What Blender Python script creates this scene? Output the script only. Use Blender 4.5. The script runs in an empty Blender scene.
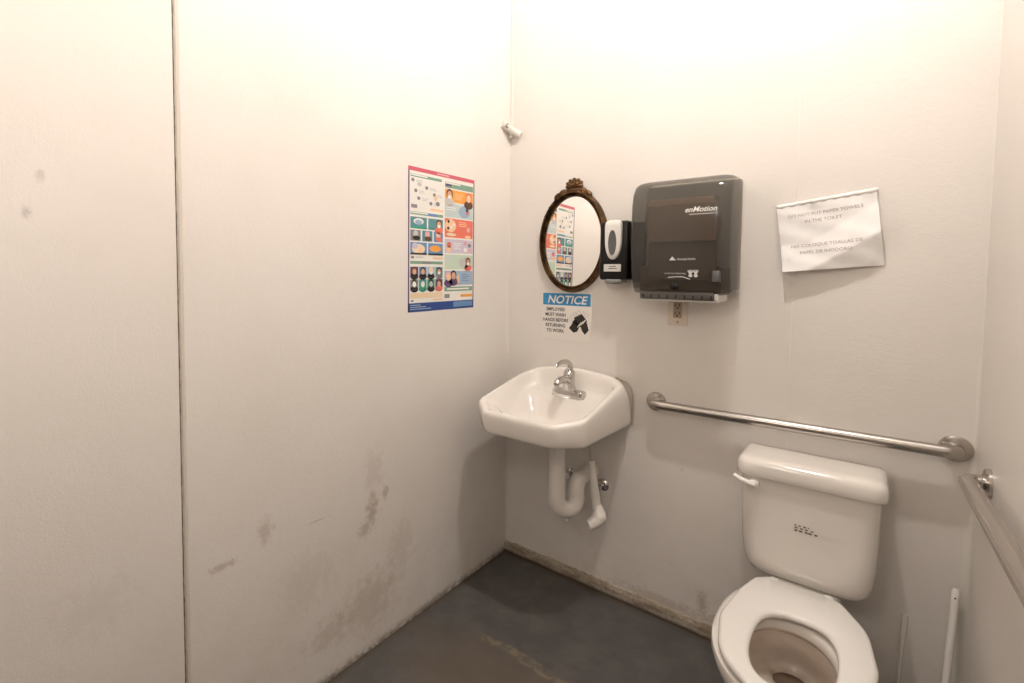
import bpy, bmesh, math, random
from mathutils import Vector, Matrix
random.seed(7)
SC = bpy.context.scene
COL = SC.collection
PI = math.pi

# ---------------------------------------------------------------- camera, world, exposure
YAW, PITCH, ROLL = 0.7263, -0.05024, 0.00468
fwd = Vector((-math.sin(YAW)*math.cos(PITCH), math.cos(YAW)*math.cos(PITCH), math.sin(PITCH)))
rgt = Vector((math.cos(YAW), math.sin(YAW), 0))
upv = rgt.cross(fwd)
r2 = rgt*math.cos(ROLL) + upv*math.sin(ROLL)
u2 = -rgt*math.sin(ROLL) + upv*math.cos(ROLL)
cd = bpy.data.cameras.new('camera'); cam = bpy.data.objects.new('camera', cd); COL.objects.link(cam)
M = Matrix((r2, u2, -fwd)).transposed().to_4x4(); M.translation = Vector((1.4355, -2.2538, 1.495))
cam.matrix_world = M
cd.sensor_fit = 'HORIZONTAL'; cd.sensor_width = 36.0
cd.lens = 502.8/1024*36.0
cd.shift_x = (512-428.02)/1024; cd.shift_y = -(341.5-296.72)/1024
cd.clip_start = 0.02
SC.camera = cam
W = bpy.data.worlds.new('world'); SC.world = W; W.use_nodes = True
W.node_tree.nodes['Background'].inputs[0].default_value = (1, .86, .72, 1)
W.node_tree.nodes['Background'].inputs[1].default_value = 0.0
SC.view_settings.view_transform = 'Standard'; SC.view_settings.look = 'None'
SC.view_settings.gamma = 1; SC.view_settings.use_curve_mapping = False
SC.view_settings.exposure = 0.0
LAMP = (1.12, -0.88, 3.44)          # bulb of the ceiling fixture over the toilet side
LAMP_E = 94.0
FILL = (0.95, -2.52, 2.20)         # globe fill lamp added behind the viewer for fill, unseen
FILL_E = 13.0
RX = 1.6885; RY = -2.75; RH = 3.72

# ---------------------------------------------------------------- helpers
def mat(name, col, rough=.5, metal=0., spec=.5, coat=0., bump=None, noise=None, trans=0., emit=None):
    m = bpy.data.materials.new(name); m.use_nodes = True
    nt = m.node_tree; b = nt.nodes['Principled BSDF']
    b.inputs['Base Color'].default_value = (*col, 1)
    b.inputs['Roughness'].default_value = rough; b.inputs['Metallic'].default_value = metal
    b.inputs['Specular IOR Level'].default_value = spec
    b.inputs['Coat Weight'].default_value = coat
    if trans: b.inputs['Transmission Weight'].default_value = trans
    if emit:
        b.inputs['Emission Color'].default_value = (*emit[0], 1); b.inputs['Emission Strength'].default_value = emit[1]
    tc = nt.nodes.new('ShaderNodeTexCoord')
    if noise:    # (scale, colour2, amount)
        n = nt.nodes.new('ShaderNodeTexNoise'); n.inputs['Scale'].default_value = noise[0]; n.inputs['Detail'].default_value = 6
        r = nt.nodes.new('ShaderNodeValToRGB'); r.color_ramp.elements[0].position = .4; r.color_ramp.elements[1].position = .7
        r.color_ramp.elements[0].color = (*col, 1)
        c2 = [col[i]*(1-noise[2])+noise[1][i]*noise[2] for i in range(3)]
        r.color_ramp.elements[1].color = (*c2, 1)
        nt.links.new(tc.outputs['Object'], n.inputs['Vector']); nt.links.new(n.outputs['Fac'], r.inputs['Fac'])
        nt.links.new(r.outputs['Color'], b.inputs['Base Color'])
    if bump:     # (scale, strength, distance)
        n = nt.nodes.new('ShaderNodeTexNoise'); n.inputs['Scale'].default_value = bump[0]; n.inputs['Detail'].default_value = 4
        bp = nt.nodes.new('ShaderNodeBump'); bp.inputs['Strength'].default_value = bump[1]; bp.inputs['Distance'].default_value = bump[2]
        nt.links.new(tc.outputs['Object'], n.inputs['Vector']); nt.links.new(n.outputs['Fac'], bp.inputs['Height'])
        nt.links.new(bp.outputs['Normal'], b.inputs['Normal'])
    return m

class NB:
    """small node builder for the painted, stained surfaces"""
    def __init__(s, m):
        s.nt = m.node_tree; s.b = s.nt.nodes['Principled BSDF']
        tc = s.nt.nodes.new('ShaderNodeTexCoord'); s.obj = tc.outputs['Object']
        sep = s.nt.nodes.new('ShaderNodeSeparateXYZ'); s.nt.links.new(s.obj, sep.inputs[0]); s.x, s.y, s.z = sep.outputs
    def link(s, a, b):
        if isinstance(a, (int, float)): b.default_value = a
        elif isinstance(a, tuple): b.default_value = a
        else: s.nt.links.new(a, b)
    def m(s, op, a, b=0, c=0, clamp=False):
        n = s.nt.nodes.new('ShaderNodeMath'); n.operation = op; n.use_clamp = clamp
        s.link(a, n.inputs[0]); s.link(b, n.inputs[1]); s.link(c, n.inputs[2]); return n.outputs[0]
    def noise(s, scale, detail=5, rough=.6, vec=None):
        n = s.nt.nodes.new('ShaderNodeTexNoise'); n.inputs['Scale'].default_value = scale
        n.inputs['Detail'].default_value = detail; n.inputs['Roughness'].default_value = rough
        s.nt.links.new(vec or s.obj, n.inputs['Vector']); return n.outputs['Fac']
    def scaled(s, v):
        n = s.nt.nodes.new('ShaderNodeMapping'); n.inputs['Scale'].default_value = v
        s.nt.links.new(s.obj, n.inputs['Vector']); return n.outputs[0]
    def step(s, v, a, b):    # smooth 0..1
        n = s.nt.nodes.new('ShaderNodeMapRange'); n.interpolation_type = 'SMOOTHSTEP'
        s.link(v, n.inputs[0]); n.inputs[1].default_value = a; n.inputs[2].default_value = b; return n.outputs[0]
    def mix(s, f, a, b):
        n = s.nt.nodes.new('ShaderNodeMix'); n.data_type = 'RGBA'
        s.link(f, n.inputs[0]); s.link(a, n.inputs[6]); s.link(b, n.inputs[7]); return n.outputs[2]
    def blob(s, axis, ax, z, ra, rz, jag=60, thr=.5):   # ragged mark at (ax, z) of the plane; axis is the in-plane horizontal
        h = {'x': s.x, 'y': s.y}[axis]
        a = s.m('DIVIDE', s.m('SUBTRACT', h, ax), ra); b = s.m('DIVIDE', s.m('SUBTRACT', s.z if axis in 'xy' else s.z, z), rz)
        d = s.m('SQRT', s.m('ADD', s.m('MULTIPLY', a, a), s.m('MULTIPLY', b, b)))
        v = s.m('ADD', d, s.m('MULTIPLY', s.m('SUBTRACT', s.noise(jag, 8, .75), .5), 4.0))
        return s.m('SUBTRACT', 1, s.step(v, thr-.3, thr+.8))
    def bump(s, h, strength, dist, prev=None):
        n = s.nt.nodes.new('ShaderNodeBump'); n.inputs['Strength'].default_value = strength; n.inputs['Distance'].default_value = dist
        s.link(h, n.inputs['Height'])
        if prev is not None: s.nt.links.new(prev, n.inputs['Normal'])
        return n.outputs[0]

def link_obj(name, me, m, parent=None, smooth=False):
    o = bpy.data.objects.new(name, me); COL.objects.link(o)
    if m is not None:
        for mm in (m if isinstance(m, (list, tuple)) else [m]): me.materials.append(mm)
    if smooth:
        for p in me.polygons: p.use_smooth = True
    if parent is not None: o.parent = parent
    return o
def obj(name, bm, m, parent=None, smooth=False, sharp=None):
    bmesh.ops.recalc_face_normals(bm, faces=bm.faces)
    me = bpy.data.meshes.new(name); bm.to_mesh(me); bm.free()
    o = link_obj(name, me, m, parent, smooth)
    if smooth and sharp is not None: me.set_sharp_from_angle(angle=math.radians(sharp))
    return o
def tag(o, label, cat, group=None):
    o['label'] = label; o['category'] = cat
    if group: o['group'] = group
    return o
def thing(name, label, cat, loc):
    o = bpy.data.objects.new(name, None); o.empty_display_size = .05; COL.objects.link(o); o.location = loc
    return tag(o, label, cat)
def rel(o, root):      # geometry is authored in world coordinates: keep it there under its root
    L = root.location if root is not None else Vector()
    o.data.transform(Matrix.Translation(-Vector(L)))
    return o
def part(name, bm, m, root, smooth=False, sharp=None, label=None, sub=None):
    o = obj(name, bm, m, sub if sub is not None else root, smooth, sharp)
    rel(o, root)
    if label: o['label'] = label
    return o
def structure(name, bm, m, smooth=False, sharp=None):
    o = obj(name, bm, m, None, smooth, sharp); o['kind'] = 'structure'; return o

def box(bm, x0, x1, y0, y1, z0, z1, bev=0, seg=2, mi=0):
    r = bmesh.ops.create_cube(bm, size=1)
    vs = r['verts']
    for v in vs: v.co = Vector(((x0+x1)/2+v.co.x*(x1-x0), (y0+y1)/2+v.co.y*(y1-y0), (z0+z1)/2+v.co.z*(z1-z0)))
    fs = set(f for v in vs for f in v.link_faces)
    for f in fs: f.material_index = mi
    if bev:
        es = list(set(e for v in vs for e in v.link_edges))
        bmesh.ops.bevel(bm, geom=es, offset=bev, segments=seg, affect='EDGES', profile=.5)
    return bm
def rings(bm, rs, cap0=True, cap1=True, mi=0, closed=True):
    vr = [[bm.verts.new(p) for p in r] for r in rs]
    n = len(rs[0])
    for a, b in zip(vr[:-1], vr[1:]):
        for i in range(n if closed else n-1):
            f = bm.faces.new((a[i], a[(i+1) % n], b[(i+1) % n], b[i])); f.material_index = mi
    if cap0: bm.faces.new(vr[0][::-1]).material_index = mi
    if cap1: bm.faces.new(vr[-1]).material_index = mi
    return vr
def smooth_path(pts, n=6):
    P = [Vector(p) for p in pts]; out = []
    for i in range(len(P)-1):
        p0 = P[max(i-1, 0)]; p1 = P[i]; p2 = P[i+1]; p3 = P[min(i+2, len(P)-1)]
        for k in range(n):
            t = k/n
            out.append(.5*((2*p1)+(-p0+p2)*t+(2*p0-5*p1+4*p2-p3)*t*t+(-p0+3*p1-3*p2+p3)*t**3))
    out.append(P[-1]); return out
def tube(bm, path, rad, n=20, cap=True, mi=0, flat=None):
    P = [Vector(p) for p in path]; R = rad if isinstance(rad, (list, tuple)) else [rad]*len(P)
    if len(R) != len(P):
        q = [(len(R)-1)*i/(len(P)-1) for i in range(len(P))]
        R = [R[int(v)]+(R[min(int(v)+1, len(R)-1)]-R[int(v)])*(v-int(v)) for v in q]
    t0 = (P[1]-P[0]).normalized(); a = Vector((0, 0, 1)) if abs(t0.z) < .9 else Vector((1, 0, 0))
    u = t0.cross(a).normalized(); rs = []
    for i, p in enumerate(P):
        t = ((P[min(i+1, len(P)-1)]-P[max(i-1, 0)])).normalized()
        u = (u - t*u.dot(t)).normalized(); v = t.cross(u)
        fx = flat if flat else 1
        rs.append([p+u*R[i]*math.cos(2*PI*k/n)+v*R[i]*fx*math.sin(2*PI*k/n) for k in range(n)])
    rings(bm, rs, cap, cap, mi); return bm
def lathe(bm, prof, c, axis='z', n=32, mi=0):
    """prof: (radius, along); axis direction from c"""
    rs = []
    for r, h in prof:
        ring = []
        for k in range(n):
            a = 2*PI*k/n; ca, sa = math.cos(a)*r, math.sin(a)*r
            if axis == 'z': ring.append(Vector(c)+Vector((ca, sa, h)))
            elif axis == 'y': ring.append(Vector(c)+Vector((ca, h, sa)))
            else: ring.append(Vector(c)+Vector((h, ca, sa)))
        rs.append(ring)
    rings(bm, rs, True, True, mi); return bm
def rpoly(pts, rads, na=6, ne=4):
    """closed rounded polygon (2-D) with the same vertex layout for the same corner count"""
    n = len(pts); out = []; P = [Vector(p) for p in pts]; arcs = []
    for i in range(n):
        p = P[i]; a = (P[i-1]-p); b = (P[(i+1) % n]-p)
        r = rads[i] if isinstance(rads, (list, tuple)) else rads
        ang = a.angle(b); d = min(r/math.tan(ang/2), a.length*.49, b.length*.49)
        s = p+a.normalized()*d; e = p+b.normalized()*d
        arc = []
        for k in range(na+1):
            t = k/na
            arc.append((1-t)**2*s+2*t*(1-t)*p+t*t*e)
        arcs.append(arc)
    for i in range(n):
        out += arcs[i]
        s = arcs[i][-1]; e = arcs[(i+1) % n][0]
        for k in range(1, ne): out.append(s.lerp(e, k/ne))
    return out
def text_geo(s, size, shear=0., bold=0., align='LEFT', sx=1., extr=0.):
    c = bpy.data.curves.new('lettering', 'FONT'); c.body = s; c.size = size; c.shear = shear; c.offset = bold
    c.align_x = align; c.extrude = extr; c.resolution_u = 3
    o = bpy.data.objects.new('lettering', c); COL.objects.link(o)
    dg = bpy.context.evaluated_depsgraph_get(); me = bpy.data.meshes.new_from_object(o.evaluated_get(dg))
    V = [Vector((v.co.x*sx, v.co.y, v.co.z)) for v in me.vertices]; F = [list(p.vertices) for p in me.polygons]
    bpy.data.objects.remove(o); bpy.data.curves.remove(c); bpy.data.meshes.remove(me)
    return V, F
def add_text(bm, s, size, fn, mi=0, **k):
    V, F = text_geo(s, size, **k)
    vs = [bm.verts.new(fn(v.x, v.y)) for v in V]
    for f in F:
        try: bm.faces.new([vs[i] for i in f]).material_index = mi
        except ValueError: pass
def quad(bm, fn, u0, u1, v0, v1, mi=0):
    f = bm.faces.new([bm.verts.new(fn(u, v)) for u, v in ((u0, v0), (u1, v0), (u1, v1), (u0, v1))]); f.material_index = mi
def disc(bm, fn, cu, cv, ru, rv, n=16, mi=0, a0=0, a1=2*PI):
    pts = [bm.verts.new(fn(cu+ru*math.cos(a0+(a1-a0)*k/n), cv+rv*math.sin(a0+(a1-a0)*k/n))) for k in range(n if a1-a0 > 6.2 else n+1)]
    bm.faces.new(pts).material_index = mi
def poly(bm, fn, pts, mi=0):
    bm.faces.new([bm.verts.new(fn(u, v)) for u, v in pts]).material_index = mi

# ---------------------------------------------------------------- materials
PAINT = (.79, .747, .700)
def wall_paint(name, marks):
    m = mat(name, PAINT, rough=.42, spec=.4); nb = NB(m)
    base = nb.mix(nb.step(nb.noise(2.3, 6), .35, .75), (*PAINT, 1), (.765, .717, .664, 1))
    fine = nb.step(nb.noise(26, 6, .7), .60, .78)
    base = nb.mix(nb.m('MULTIPLY', fine, .16), base, (.58, .50, .41, 1))
    grime = nb.m('MULTIPLY', nb.step(nb.z, .75, .0), nb.step(nb.noise(7, 7, .7), .42, .72))
    base = nb.mix(nb.m('MULTIPLY', grime, .22), base, (.50, .42, .33, 1))
    foot = nb.m('MULTIPLY', nb.step(nb.z, .045, .0), nb.step(nb.noise(30, 5, .7), .3, .6))
    base = nb.mix(nb.m('MULTIPLY', foot, .85), base, (.16, .12, .085, 1))
    for (ax, h, z, ra, rz, jag, amt, col) in marks:
        base = nb.mix(nb.m('MULTIPLY', nb.blob(ax, h, z, ra, rz, jag), amt*.75), base, (*col, 1))
    nb.link(base, nb.b.inputs['Base Color'])
    b1 = nb.bump(nb.noise(190, 3, .5), .5, .0012)
    b2 = nb.bump(nb.noise(60, 5, .6), .28, .0025, b1)
    b3 = nb.bump(nb.noise(4, 3, .5), .12, .012, b2)
    nb.link(b3, nb.b.inputs['Normal'])
    return m
BR = (.36, .27, .19); DK = (.30, .26, .22)
m_left = wall_paint('left wall paint', [
    ('y', -.96, .565, .035, .065, 38, .75, BR), ('y', -.89, .612, .020, .028, 60, .7, BR), ('y', -1.00, .50, .035, .03, 55, .6, BR), ('y', -1.42, .663, .03, .045, 46, .5, BR),
    ('y', -1.565, .605, .05, .014, 50, .6, BR), ('y', -1.207, .617, .045, .004, 40, .5, DK), ('y', -1.975, 1.711, .010, .018, 90, .4, DK),
    ('y', -2.003, 1.6245, .010, .016, 90, .5, DK), ('y', -.95, .72, .05, .10, 30, .25, BR), ('y', -.97, .20, .16, .12, 24, .40, BR), ('y', -1.17, .18, .10, .06, 30, .4, BR),
    ('y', -1.89, .64, .10, .08, 26, .14, BR), ('y', -1.25, .42, .12, .10, 26, .22, BR), ('y', -.80, .35, .08, .12, 26, .25, BR)])
m_back = wall_paint('back wall paint', [
    ('x', .952, .135, .022, .055, 70, .85, (.42, .36, .26)), ('x', 1.03, .085, .05, .03, 80, .8, BR), ('x', .80, .07, .25, .03, 60, .55, BR),
    ('x', .86, .67, .006, .006, 90, .4, DK)])
m_right = wall_paint('right wall paint', [])
m_ceil = mat('ceiling paint', (.62, .59, .55), .7, bump=(60, .3, .002))
m_trim = mat('painted trim', (.78, .74, .67), .4, bump=(90, .3, .001))
m_caulk = mat('gap filler', (.10, .075, .055), .9, noise=(60, (.3, .24, .18), .8))
m_bead = mat('caulk bead', (.66, .60, .52), .5, bump=(110, .6, .003))

def m_floor():
    m = mat('grey floor paint', (.1, .1, .1), .55, spec=.35); nb = NB(m)
    base = nb.mix(nb.step(nb.noise(9, 6), .35, .7), (.084, .080, .076, 1), (.114, .107, .100, 1))
    # worn brown patch in the middle of the floor
    dx = nb.m('DIVIDE', nb.m('SUBTRACT', nb.x, .40), .34); dy = nb.m('DIVIDE', nb.m('SUBTRACT', nb.y, -.80), .22)
    d = nb.m('SQRT', nb.m('ADD', nb.m('MULTIPLY', dx, dx), nb.m('MULTIPLY', dy, dy)))
    patch = nb.m('SUBTRACT', 1, nb.step(nb.m('ADD', d, nb.m('MULTIPLY', nb.m('SUBTRACT', nb.noise(7, 6), .5), 2.0)), .45, 1.25))
    base = nb.mix(nb.m('MULTIPLY', patch, .55), base, (.135, .105, .078, 1))
    # ragged worn streak
    lin = nb.m('ADD', nb.m('MULTIPLY', nb.m('SUBTRACT', nb.x, .45), .02), nb.m('SUBTRACT', nb.y, -.605))
    st = nb.m('ABSOLUTE', nb.m('ADD', lin, nb.m('MULTIPLY', nb.m('SUBTRACT', nb.noise(11, 6, .7), .5), .10)))
    streak = nb.m('MULTIPLY', nb.m('SUBTRACT', 1, nb.step(st, .006, .03)), nb.m('MULTIPLY', nb.step(nb.x, .24, .32), nb.step(nb.x, .80, .70)))
    streak = nb.m('MULTIPLY', streak, nb.step(nb.noise(34, 5, .7), .38, .6))
    base = nb.mix(nb.m('MULTIPLY', streak, .8), base, (.24, .19, .13, 1))
    # dirt along the walls
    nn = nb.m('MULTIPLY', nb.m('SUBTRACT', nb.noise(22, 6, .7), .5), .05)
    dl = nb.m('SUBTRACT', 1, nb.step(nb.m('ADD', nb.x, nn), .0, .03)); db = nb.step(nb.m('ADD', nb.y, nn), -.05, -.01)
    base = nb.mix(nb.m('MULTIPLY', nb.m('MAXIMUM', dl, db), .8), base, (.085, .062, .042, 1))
    sp = nb.step(nb.noise(70, 4, .7), .70, .76)
    base = nb.mix(nb.m('MULTIPLY', sp, .3), base, (.20, .17, .14, 1))
    nb.link(base, nb.b.inputs['Base Color'])
    nb.link(nb.bump(nb.noise(60, 6, .7), .35, .003, nb.bump(nb.noise(12, 5), .3, .006)), nb.b.inputs['Normal'])
    return m
m_flr = m_floor()
def m_base():
    m = mat('dirty baseboard paint', (.5, .46, .38), .6); nb = NB(m)
    n1 = nb.step(nb.noise(14, 7, .75, nb.scaled((.6, 1, 2))), .42, .62); n2 = nb.step(nb.noise(80, 6, .7), .45, .62)
    base = nb.mix(nb.m('MULTIPLY', n1, .8), (.46, .40, .32, 1), (.24, .18, .125, 1))
    base = nb.mix(nb.m('MULTIPLY', n2, .45), base, (.16, .12, .085, 1))
    base = nb.mix(nb.m('MULTIPLY', nb.step(nb.z, .02, .004), .9), base, (.05, .036, .026, 1))
    nb.link(base, nb.b.inputs['Base Color']); nb.link(nb.bump(nb.noise(70, 5), .6, .003), nb.b.inputs['Normal'])
    return m
m_bb = m_base()
m_porc = mat('white vitreous china', (.82, .775, .72), .13, spec=.5, coat=.3)
m_porc_in = m_porc
m_bowl_in = mat('darker mottled china of the bowl', (.74, .66, .58), .16, noise=(9, (.55, .43, .33), .55))
m_seat = mat('white plastic seat', (.86, .83, .79), .16, coat=.2)
m_pvc = mat('white plastic pipe cover', (.80, .76, .71), .38, bump=(40, .1, .001))
m_chrome = mat('chrome', (.60, .58, .56), .12, metal=1)
m_steel = mat('brushed stainless steel', (.48, .445, .41), .27, metal=1, bump=(240, .06, .0005))
m_black = mat('black plastic', (.008, .007, .007), .28, spec=.3)
m_white = mat('white plastic', (.80, .77, .73), .3)
m_dark = mat('dark grey plastic', (.06, .055, .05), .3)
m_water = mat('toilet water', (.75, .68, .6), .03, trans=.7)

# ---------------------------------------------------------------- room shell
T = .10
bm = bmesh.new(); box(bm, -T, RX+T, RY-T, T, -T, 0); structure('floor', bm, m_flr)
bm = bmesh.new(); box(bm, -T, RX+T, RY-T, T, RH, RH+T); structure('ceiling', bm, m_ceil)
SEAM = -1.676; GAP = .0034
bm = bmesh.new()
box(bm, -.012, 0, SEAM+GAP/2, .0, 0, RH, .0012, 1); box(bm, -.012, 0, RY, SEAM-GAP/2, 0, RH, .0012, 1)
box(bm, -T, -.0125, RY-T, T, 0, RH)
structure('wall_left', bm, m_left)
# ragged filler in the seam and the bead beside it
bm = bmesh.new(); rs = []
for k in range(241):
    z = RH*k/240; w = GAP/2+random.uniform(-.0004, .0016); d = -.002+random.uniform(-.0015, .0012)
    rs.append([Vector((-.011, SEAM-w, z)), Vector((d, SEAM-w, z)), Vector((d, SEAM+w, z)), Vector((-.011, SEAM+w, z))])
rings(bm, rs); structure('trim_1', bm, m_caulk)
bm = bmesh.new(); rs = []
for k in range(121):
    z = RH*k/120; w = .011+random.uniform(-.0008, .0008); e = .0035
    rs.append([Vector((-.001, SEAM+e-.001, z)), Vector((.0022, SEAM+e+random.uniform(-.0006, .0006), z)), Vector((.0030, SEAM+e+w*.45, z)), Vector((.0012, SEAM+e+w, z)), Vector((-.001, SEAM+e+w+.001, z))])
rings(bm, rs); structure('trim_2', bm, m_bead, True)
# back wall in two panels with a hairline joint
bm = bmesh.new()
box(bm, -T, 1.2120, 0, T, 0, RH, .0008, 1); box(bm, 1.2120, RX+T, 0, T, 0, RH, .0008, 1)
structure('wall_back', bm, m_back)
bm = bmesh.new(); box(bm, RX, RX+T, RY-T, -.0, 0, RH); structure('wall_right', bm, m_right)
bm = bmesh.new(); box(bm, -.0125, RX, RY-T, RY, 0, RH); structure('wall_front', bm, m_right)
bm = bmesh.new(); box(bm, .45, 1.35, RY, RY+.04, .01, 2.05, .004, 1)
for z0, z1 in ((.25, .95), (1.12, 1.88)): box(bm, .58, 1.22, RY+.036, RY+.048, z0, z1, .006, 1)
d_ = structure('door_1', bm, mat('added dark brown door', (.10, .065, .045), .45))  # unseen dark door, added for the chrome to reflect
bm = bmesh.new(); lathe(bm, [(.001, .04), (.028, .04), (.028, .05), (.012, .055), (.012, .085), (.028, .095), (.030, .115), (.020, .128), (.001, .13)], (.53, RY, 1.0), 'y', 20); part('door_knob', bm, m_steel, None, True, 40, sub=d_)
bm = bmesh.new()
box(bm, .37, .45, RY, RY+.02, 0, 2.13, .003, 1); box(bm, 1.35, 1.43, RY, RY+.02, 0, 2.13, .003, 1); box(bm, .45, 1.35, RY, RY+.02, 2.05, 2.13, .003, 1)
structure('trim_6', bm, m_trim)
bm = bmesh.new(); rs = []
for k in range(81):
    x = RX*k/80; h = .056+random.uniform(-.0025, .0025); t = .014+random.uniform(-.0015, .0015)
    rs.append([Vector((x, 0.001, 0)), Vector((x, -t, 0)), Vector((x, -t, h*.72)), Vector((x, -t*.55, h)), Vector((x, 0.001, h+.002))])
rings(bm, rs); structure('baseboard_back', bm, m_bb)
# corner strips: thin raceway in the left corner, caulk/cove in the right corner
bm = bmesh.new(); box(bm, 0, .018, -.009, .0, 2.225, RH, .003, 2); structure('trim_3', bm, m_trim)
bm = bmesh.new(); rs = []
for k in range(61):
    z = 2.13*k/60; w = .006+random.uniform(-.0008, .0008)
    rs.append([Vector((-.0005, 0.0005, z)), Vector((-.0005, -w*.7, z)), Vector((w*.35, -w*.35, z)), Vector((w, .0005, z))])
rings(bm, rs); structure('trim_4', bm, m_trim, True)
bm = bmesh.new(); rs = []
def sm(a, b, x):
    t = max(0, min(1, (x-a)/(b-a))); return t*t*(3-2*t)
for k in range(121):
    z = 1.27*k/120
    w = .006+.018*sm(1.27, .75, z)+.022*sm(.55, .05, z)+random.uniform(-.0008, .0008)+.003*math.sin(z*17)
    wx = w*.8; wy = w*(1+1.1*sm(.6, .1, z))
    ring = [Vector((RX+.001, .001, z))]
    for j in range(7):
        a = PI/2*j/6
        # concave cove from the back wall to the right wall
        ring.append(Vector((RX-wx*(1-math.sin(a)) - 0*wx, -wy*(1-math.cos(a)), z)))
    rs.append(ring)
rings(bm, rs); structure('trim_5', bm, m_trim, True, 50)

# ---------------------------------------------------------------- ceiling fixture and added fill lamp
def fixture(name, label, c, energy, rb):
    sh = mat('added lamp shade enamel', (.20, .19, .18), .5)
    t = thing(name, label, 'ceiling light', (c[0], c[1], RH))
    bm = bmesh.new(); lathe(bm, [(.001, RH), (.085, RH), (.09, RH-.012), (.075, RH-.04), (.03, RH-.055), (.03, c[2]+rb*.8), (.001, c[2]+rb*.8)], (c[0], c[1], 0))
    part('canopy', bm, m_white, t, True, 40)
    bm = bmesh.new(); bmesh.ops.create_uvsphere(bm, u_segments=20, v_segments=12, radius=rb, matrix=Matrix.Translation(c))
    s_ = bmesh.new(); z = c[2]
    lathe(s_, [(.032, z+.155), (.040, z+.15), (.16, z+.045), (.172, z+.010), (.168, z+.010), (.156, z+.042), (.036, z+.142), (.001, z+.142)], (c[0], c[1], 0), 'z', 40)
    part('shade', s_, sh, t, True, 40)  # unseen shade, added to keep the bulb's light off the ceiling
    A = 4*PI*rb*rb
    mm = mat('lit bulb '+name, (1, 1, 1), .5, emit=((1, .945, .90), energy/(A*PI)))
    part('bulb', bm, mm, t, True)
fixture('ceiling_light', 'round ceiling lamp with a bare glowing bulb above the toilet side', LAMP, LAMP_E, .038)
t = thing('fill_lamp', 'white globe fill lamp added above the brown door behind the viewer, out of view', 'fill lamp', (FILL[0], RY, FILL[2]))
bm = bmesh.new(); lathe(bm, [(.001, RY), (.07, RY), (.07, RY+.012), (.05, RY+.025), (.05, FILL[1]-.11), (.001, FILL[1]-.11)], (FILL[0], 0, FILL[2]), 'y', 28)
part('mount', bm, m_white, t, True, 40)
bm = bmesh.new(); bmesh.ops.create_uvsphere(bm, u_segments=24, v_segments=16, radius=.125, matrix=Matrix.Translation(FILL))
part('globe', bm, mat('lit opal globe', (1, 1, 1), .5, emit=((1, .925, .86), FILL_E/(4*PI*.125*.125*PI))), t, True)

# ---------------------------------------------------------------- corner fitting
t = thing('cable_fitting', 'small white painted cable fitting bridging the left corner high up', 'cable fitting', (.0, .0, 2.18))
bm = bmesh.new(); tube(bm, smooth_path([(.004, -.088, 2.238), (.014, -.058, 2.226), (.036, -.022, 2.205), (.062, -.006, 2.188)]), .0175, 16)
part('fitting_body', bm, m_trim, t, True, 50)
bm = bmesh.new(); lathe(bm, [(.001, 0), (.012, 0), (.012, .016), (.008, .018), (.008, .006), (.001, .006)], (.012, -.070, 2.230), 'x', 14)
part('fitting_collar', bm, mat('aged grey plastic', (.35, .31, .26), .5), t, True, 40)
bm = bmesh.new(); box(bm, .0, .022, -.026, .0, 2.180, 2.21, .008, 2); part('fitting_base', bm, m_trim, t, True, 50)

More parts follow.
